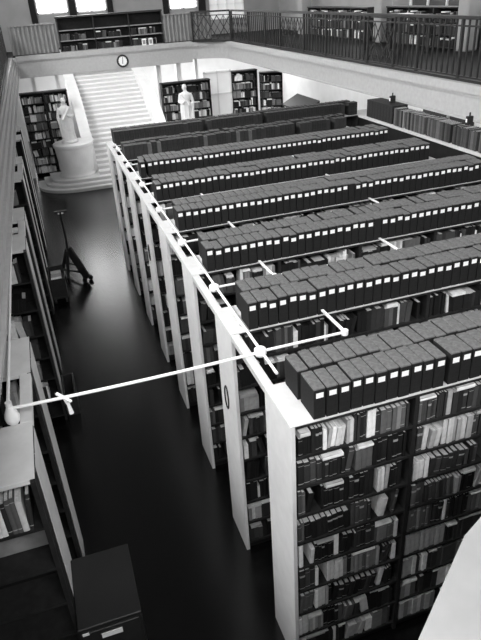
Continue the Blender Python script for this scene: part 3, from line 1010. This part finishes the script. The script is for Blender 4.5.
# dark doorway in the far white wall, and wall panels seen over the ledge
b = MB(); b.box(WX1 - .06, WX1 - .01, 11.9, 13.9, .9, 2.3, M['glassdark']); b.box(WX1 - .09, WX1 - .01, 12.75, 12.85, .9, 2.3, M['upwall'])
tag(b.build('trim_12'), None, None, None, 'structure')
dk = thing('reading_desk', 'dark sloped reading desk against the white wall beyond the bookcases', 'desk', (8.3, 19.0, 0))
b = MB(); b.add([(0, 0, .75), (.6, 0, .75), (.6, 1.9, .75), (0, 1.9, .75), (0, 0, .8), (.6, 0, 1.1), (.6, 1.9, 1.1), (0, 1.9, .8)], [(0, 1, 2, 3), (4, 5, 6, 7), (0, 1, 5, 4), (1, 2, 6, 5), (2, 3, 7, 6), (3, 0, 4, 7)], M['dark']); b.build('desk_top', dk)
for x, y in ((.04, .04), (.54, .04), (.04, 1.84), (.54, 1.84)):
    b = MB(); b.box(x - .03, x + .03, y - .03, y + .03, 0, .75, M['dark']); b.build('leg', dk)

# ------------------------------------------------------------------ railings of the upper gallery
def railing(name, label, length, segs, T):
    t = thing(name, label, 'railing', (0, 0, 0), 'iron railings of the upper gallery'); t.matrix_world = T
    b = MB(); b.cbox(0, length, -.03, .03, .86, .91, M['iron'], .006); b.build('top_rail', t)
    b = MB(); b.box(0, length, -.012, .012, .76, .785, M['iron']); b.build('upper_rail', t)
    b = MB(); b.box(0, length, -.03, .03, 0.0, .045, M['iron']); b.box(0, length, -.015, .015, .06, .085, M['iron']); b.build('bottom_rail', t)
    u = 0
    for kind, a, c in segs:
        b = MB(); b.box(a - .022, a + .022, -.022, .022, 0, .87, M['iron']); b.build('post', t)
        if kind == 'x':
            b = MB(); n = max(1, round((c - a) / .42))
            for k in range(n):
                p, q = a + (c - a) * k / n, a + (c - a) * (k + 1) / n
                for x0, z0, x1, z1 in ((p, .08, q, .76), (p, .76, q, .08)): b.beam((x0, 0, z0), (x1, 0, z1), .024, .014, M['iron'], (0, 1, 0))
                b.beam(((p + q) / 2, 0, .08), ((p + q) / 2, 0, .76), .014, .012, M['iron'], (0, 1, 0))
                for d0, d1 in (((p + q) / 2, p), ((p + q) / 2, q)):
                    b.beam((d0, 0, .08), (d1, 0, .42), .012, .01, M['iron'], (0, 1, 0)); b.beam((d0, 0, .76), (d1, 0, .42), .012, .01, M['iron'], (0, 1, 0))
            b.build('lattice', t)
        elif kind == 'b':
            n = round((c - a) / .15)
            for k in range(1, n):
                x = a + (c - a) * k / n
                b = MB(); b.box(x - .012, x + .012, -.012, .012, .08, .86, M['iron']); b.build('baluster', t)
    b = MB(); b.box(length - .04, length, -.022, .022, 0, .87, M['iron']); b.build('post', t)
    return t


R90 = Matrix.Rotation(PI / 2, 4, 'Z')
y0 = 5.2
railing('gallery_railing', 'long dark iron railing above the bound volumes, with two crossed lattice panels', 14.7,
        [('b', 0, 3.2), ('b', 3.2, 4.35), ('b', 4.35, 5.1), ('x', 5.1, 6.05), ('b', 6.05, 7.9), ('b', 7.9, 9.1), ('x', 9.1, 10.6), ('b', 10.6, 11.7), ('b', 11.7, 13.1), ('x', 13.1, 14.7)],
        Matrix.Translation((RX + .08, y0, GZ)) @ R90)
a = Vector(ARC[0]); c = Vector(ARC[4]); e = Vector(ARC[8])
railing('gallery_railing', 'short iron railing panel bending round the rounded gallery corner', (e - a).length,
        [('x', 0, (e - a).length)], Matrix.Translation((a.x + .07, a.y + .02, GZ)) @ Matrix.Rotation(math.atan2(e.y - a.y, e.x - a.x), 4, 'Z'))
railing('gallery_railing', 'dark railing seen end-on along the side gallery edge', 15.6, [('b', k * 2.6, k * 2.6 + 2.6) for k in range(6)],
        Matrix.Translation((LX - .12, 5.2, GZ + .03)) @ R90)


def screen(x0, x1, label):
    b = MB(); n = round((x1 - x0) / .13)
    b.box(x0, x1, BY + .20, BY + .22, GZ, GZ + .86, M['rib'])
    for k in range(n):
        x = x0 + (x1 - x0) * (k + .5) / n
        b.lathe(x, BY + .19, [(0, GZ + .05), (.042, GZ + .05), (.042, GZ + .84), (0, GZ + .84)], M['rib'], 10)
    b.box(x0, x1, BY + .12, BY + .24, GZ, GZ + .06, M['dark'])
    b.box(x0, x1, BY + .13, BY + .24, GZ + .84, GZ + .88, M['rib'])
    tag(b.build('ribbed_screen'), label, 'screen', 'ribbed screens on the clock gallery')


screen(-.40, 1.0, 'grey ribbed screen at the window-side end of the gallery above the stairs')
screen(4.36, 5.25, 'grey ribbed screen between the glazed bookcase and the gallery corner, first half')
screen(5.27, 5.95, 'grey ribbed screen next to the iron corner railing, second half')
gb = thing('display_case', 'long dark glazed bookcase on the gallery over the wall clock', 'bookcase', (1.05, BY + .14, GZ))
b = MB(); b.box(0, 3.28, .30, .32, 0, 1.0, M['darker']); b.build('back_panel', gb)
for u in (0, 1.1, 2.2, 3.26):
    b = MB(); b.box(u, u + .03, 0, .30, 0, .98, M['dark']); b.build('upright', gb)
for z in (0.02, .33, .62): 
    b = MB(); b.box(.03, 3.26, .01, .30, z, z + .025, M['dark']); b.box(.03, 3.26, .0, .01, z, z + .03, M['greyboard']); b.build('shelf', gb)
b = MB(); b.box(-.02, 3.31, -.02, .33, .98, 1.03, M['dark']); b.build('top_board', gb)
Tg = Matrix.Translation((1.05, BY + .14, GZ))
for z in (.045, .355): 
    for u in (0.04, 1.14, 2.24): stuff_shelf(Tg, u, u + 1.0, z, .22, rng, pale=0, fill=.8)
for k in range(2):
    b = MB(); b.box(0, .13, 0, .03, 0, .2, M['paper']); b.box(.02, .11, -.002, 0, .04, .16, M['upwall'])
    o = b.build('framed_card', None, (3.6 + .22 * k, BY + .10, GZ + .355 - .31)); o.location.z = GZ + .031; o.location.y = BY + .085
    tag(o, ('white card leaning on the glazed bookcase, nearer the clock', 'white card leaning on the glazed bookcase, nearer the ribbed screen')[k], 'card', 'white cards by the glazed bookcase')

# dark window piers between the bright upper windows
for k, (x0, x1, z0) in enumerate(((1.70, 1.94, 3.4), (3.02, 3.22, 3.4), (5.0, 5.22, 3.4), (6.32, 6.6, 3.4), (.40, .60, 3.4))):
    b = MB()
    nfo = 6
    for i in range(nfo):
        b.lathe(x0 + (x1 - x0) * (i + .5) / nfo, WY1 - .06, [(0, z0), ((x1 - x0) / nfo * .55, z0), ((x1 - x0) / nfo * .5, 6.5), (0, 6.5)], M['darker'], 8)
    o = b.build('curtain'); tag(o, ('dark curtain between the two bright upper windows', 'dark curtain beside the grey wall over the clock', 'dark curtain before the third upper window', 'dark curtain between the third window and the many-paned one', 'dark curtain at the first upper window')[k], 'curtain', 'curtains of the upper windows')

# bookcases and tables behind the long railing
def gal_case(y, L, label, pale, top):
    T = Matrix.Translation((WX1 - .62, y + L, GZ)) @ Matrix.Rotation(-PI / 2, 4, 'Z')
    t = thing('bookcase', label, 'bookcase', (0, 0, 0), 'bookcases on the upper gallery'); t.matrix_world = T
    b = MB(); b.box(0, L, .27, .29, 0, top, M['darker']); b.build('back_panel', t)
    n = max(1, round(L / .95))
    for i in range(n + 1):
        u = L * i / n
        b = MB(); b.box(max(0, u - .02), min(L, u + .02), 0, .27, 0, top - .03, M['dark']); b.build('upright', t)
    lv = round(top / .30)
    for k in range(lv):
        z = .04 + k * (top - .08) / lv
        b = MB()
        for i in range(n): b.box(L * i / n + .02, L * (i + 1) / n - .02, .0, .27, z - .025, z, M['dark'])
        b.build('shelf', t)
        for i in range(n): stuff_shelf(T, L * i / n + .03, L * (i + 1) / n - .03, z, (top - .08) / lv * .85, rng, pale, .95)
    b = MB(); b.box(-.02, L + .02, -.02, .29, top - .03, top, M['dark']); b.build('top_board', t)


gal_case(16.0, 3.9, 'dark gallery bookcase behind the railing, farthest along', .12, .82)
gal_case(12.0, 3.0, 'dark gallery bookcase behind the railing, between the lattice panels', .1, .85)
gal_case(6.0, 5.2, 'long gallery bookcase behind the railing with rows of pale books, above the bound volumes', .55, .85)
for k, y in enumerate((11.6, 15.1, 20.1)):
    b = MB(); b.cbox(WX1 - .75, WX1 - .40, y, y + .35, GZ, CEIL, M['upwall'], .03); struct('trim_%d' % (13 + k), b)
tb = thing('reading_table', 'dark reading table strewn with white papers behind the lattice railing', 'table', (7.6, 12.3, GZ))
b = MB(); b.cbox(0, .8, 0, 1.6, .70, .74, M['dark'], .005); b.build('table_top', tb)
for x, y in ((.05, .05), (.75, .05), (.05, 1.55), (.75, 1.55)):
    b = MB(); b.box(x - .035, x + .035, y - .035, y + .035, 0, .70, M['dark']); b.build('leg', tb)
for k, (x, y, rz) in enumerate(((.1, .15, .1), (.35, .6, -.3), (.12, 1.05, .2))):
    b = MB(); b.box(0, .32, 0, .42, 0, .012, M['paper']); o = b.build('paper_sheaf', None, (7.6 + x, 12.3 + y, GZ + .741)); o.rotation_euler = (0, 0, rz)
    tag(o, 'white sheaf of papers on the gallery reading table, %s of three from the camera' % ORD[k], 'papers', 'papers on the gallery table')

# ------------------------------------------------------------------ the books gathered so far
o = STUFF.build('shelved_books'); tag(o, 'crowded books of all shades filling the farther bookcases and wall shelves', 'books', None, 'stuff')

# ------------------------------------------------------------------ light
def area(name, loc, rot, sx, sy, power):
    l = bpy.data.lights.new(name, 'AREA'); l.shape = 'RECTANGLE'; l.size = sx; l.size_y = sy; l.energy = power
    o = bpy.data.objects.new(name, l); C.objects.link(o); o.location = loc; o.rotation_euler = rot
    return o


area('added_left_light', (WX0 + .15, 8, 7.7), (0, -PI / 2 + .75, 0), 2.2, 22, 1700)  # added light high on the left, brightens end panels and tops
area('added_front_light', (1.5, WY0 + .2, 7.4), (PI / 2 - .62, 0, 0), 8, 3.0, 1400)  # added light behind the camera; the front wall has no window
area('added_right_light', (WX1 - .12, 10, 5.2), (0, PI / 2 - .1, 0), 2.2, 16, 230)  # added light from the right, lifts the side gallery fascia
area('added_stair_light', (5.6, 17.2, CEIL - .1), (0, -.35, 0), 4.5, 6.0, 420)  # added overhead light for the stairs; the ceiling has no opening
area('added_back_light', (1.0, WY1 - .15, 1.9), (-PI / 2, 0, 0), 3.0, 1.0, 70)  # added hidden light low on the back wall, no window there
area('added_back_light', (6.5, WY1 - .15, 1.9), (-PI / 2, 0, 0), 5.0, 1.0, 100)  # second added light on the windowless lower back wall
area('under_gallery_fill', (4.5, 22.4, 2.7), (0, 0, 0), 8, 1.0, 150)  # added unseen fill brightening the space below the back gallery
area('under_gallery_fill', (7.9, 13.5, 2.75), (0, 0, 0), 1.2, 12, 220)  # added unseen fill below the right-hand gallery

w = bpy.data.worlds.new('World'); bpy.context.scene.world = w; w.use_nodes = True
bg = w.node_tree.nodes['Background']; bg.inputs[0].default_value = (1, 1, 1, 1); bg.inputs[1].default_value = 0.3

vs = bpy.context.scene.view_settings
vs.view_transform = 'Standard'; vs.look = 'None'; vs.exposure = 0; vs.gamma = 1; vs.use_curve_mapping = False
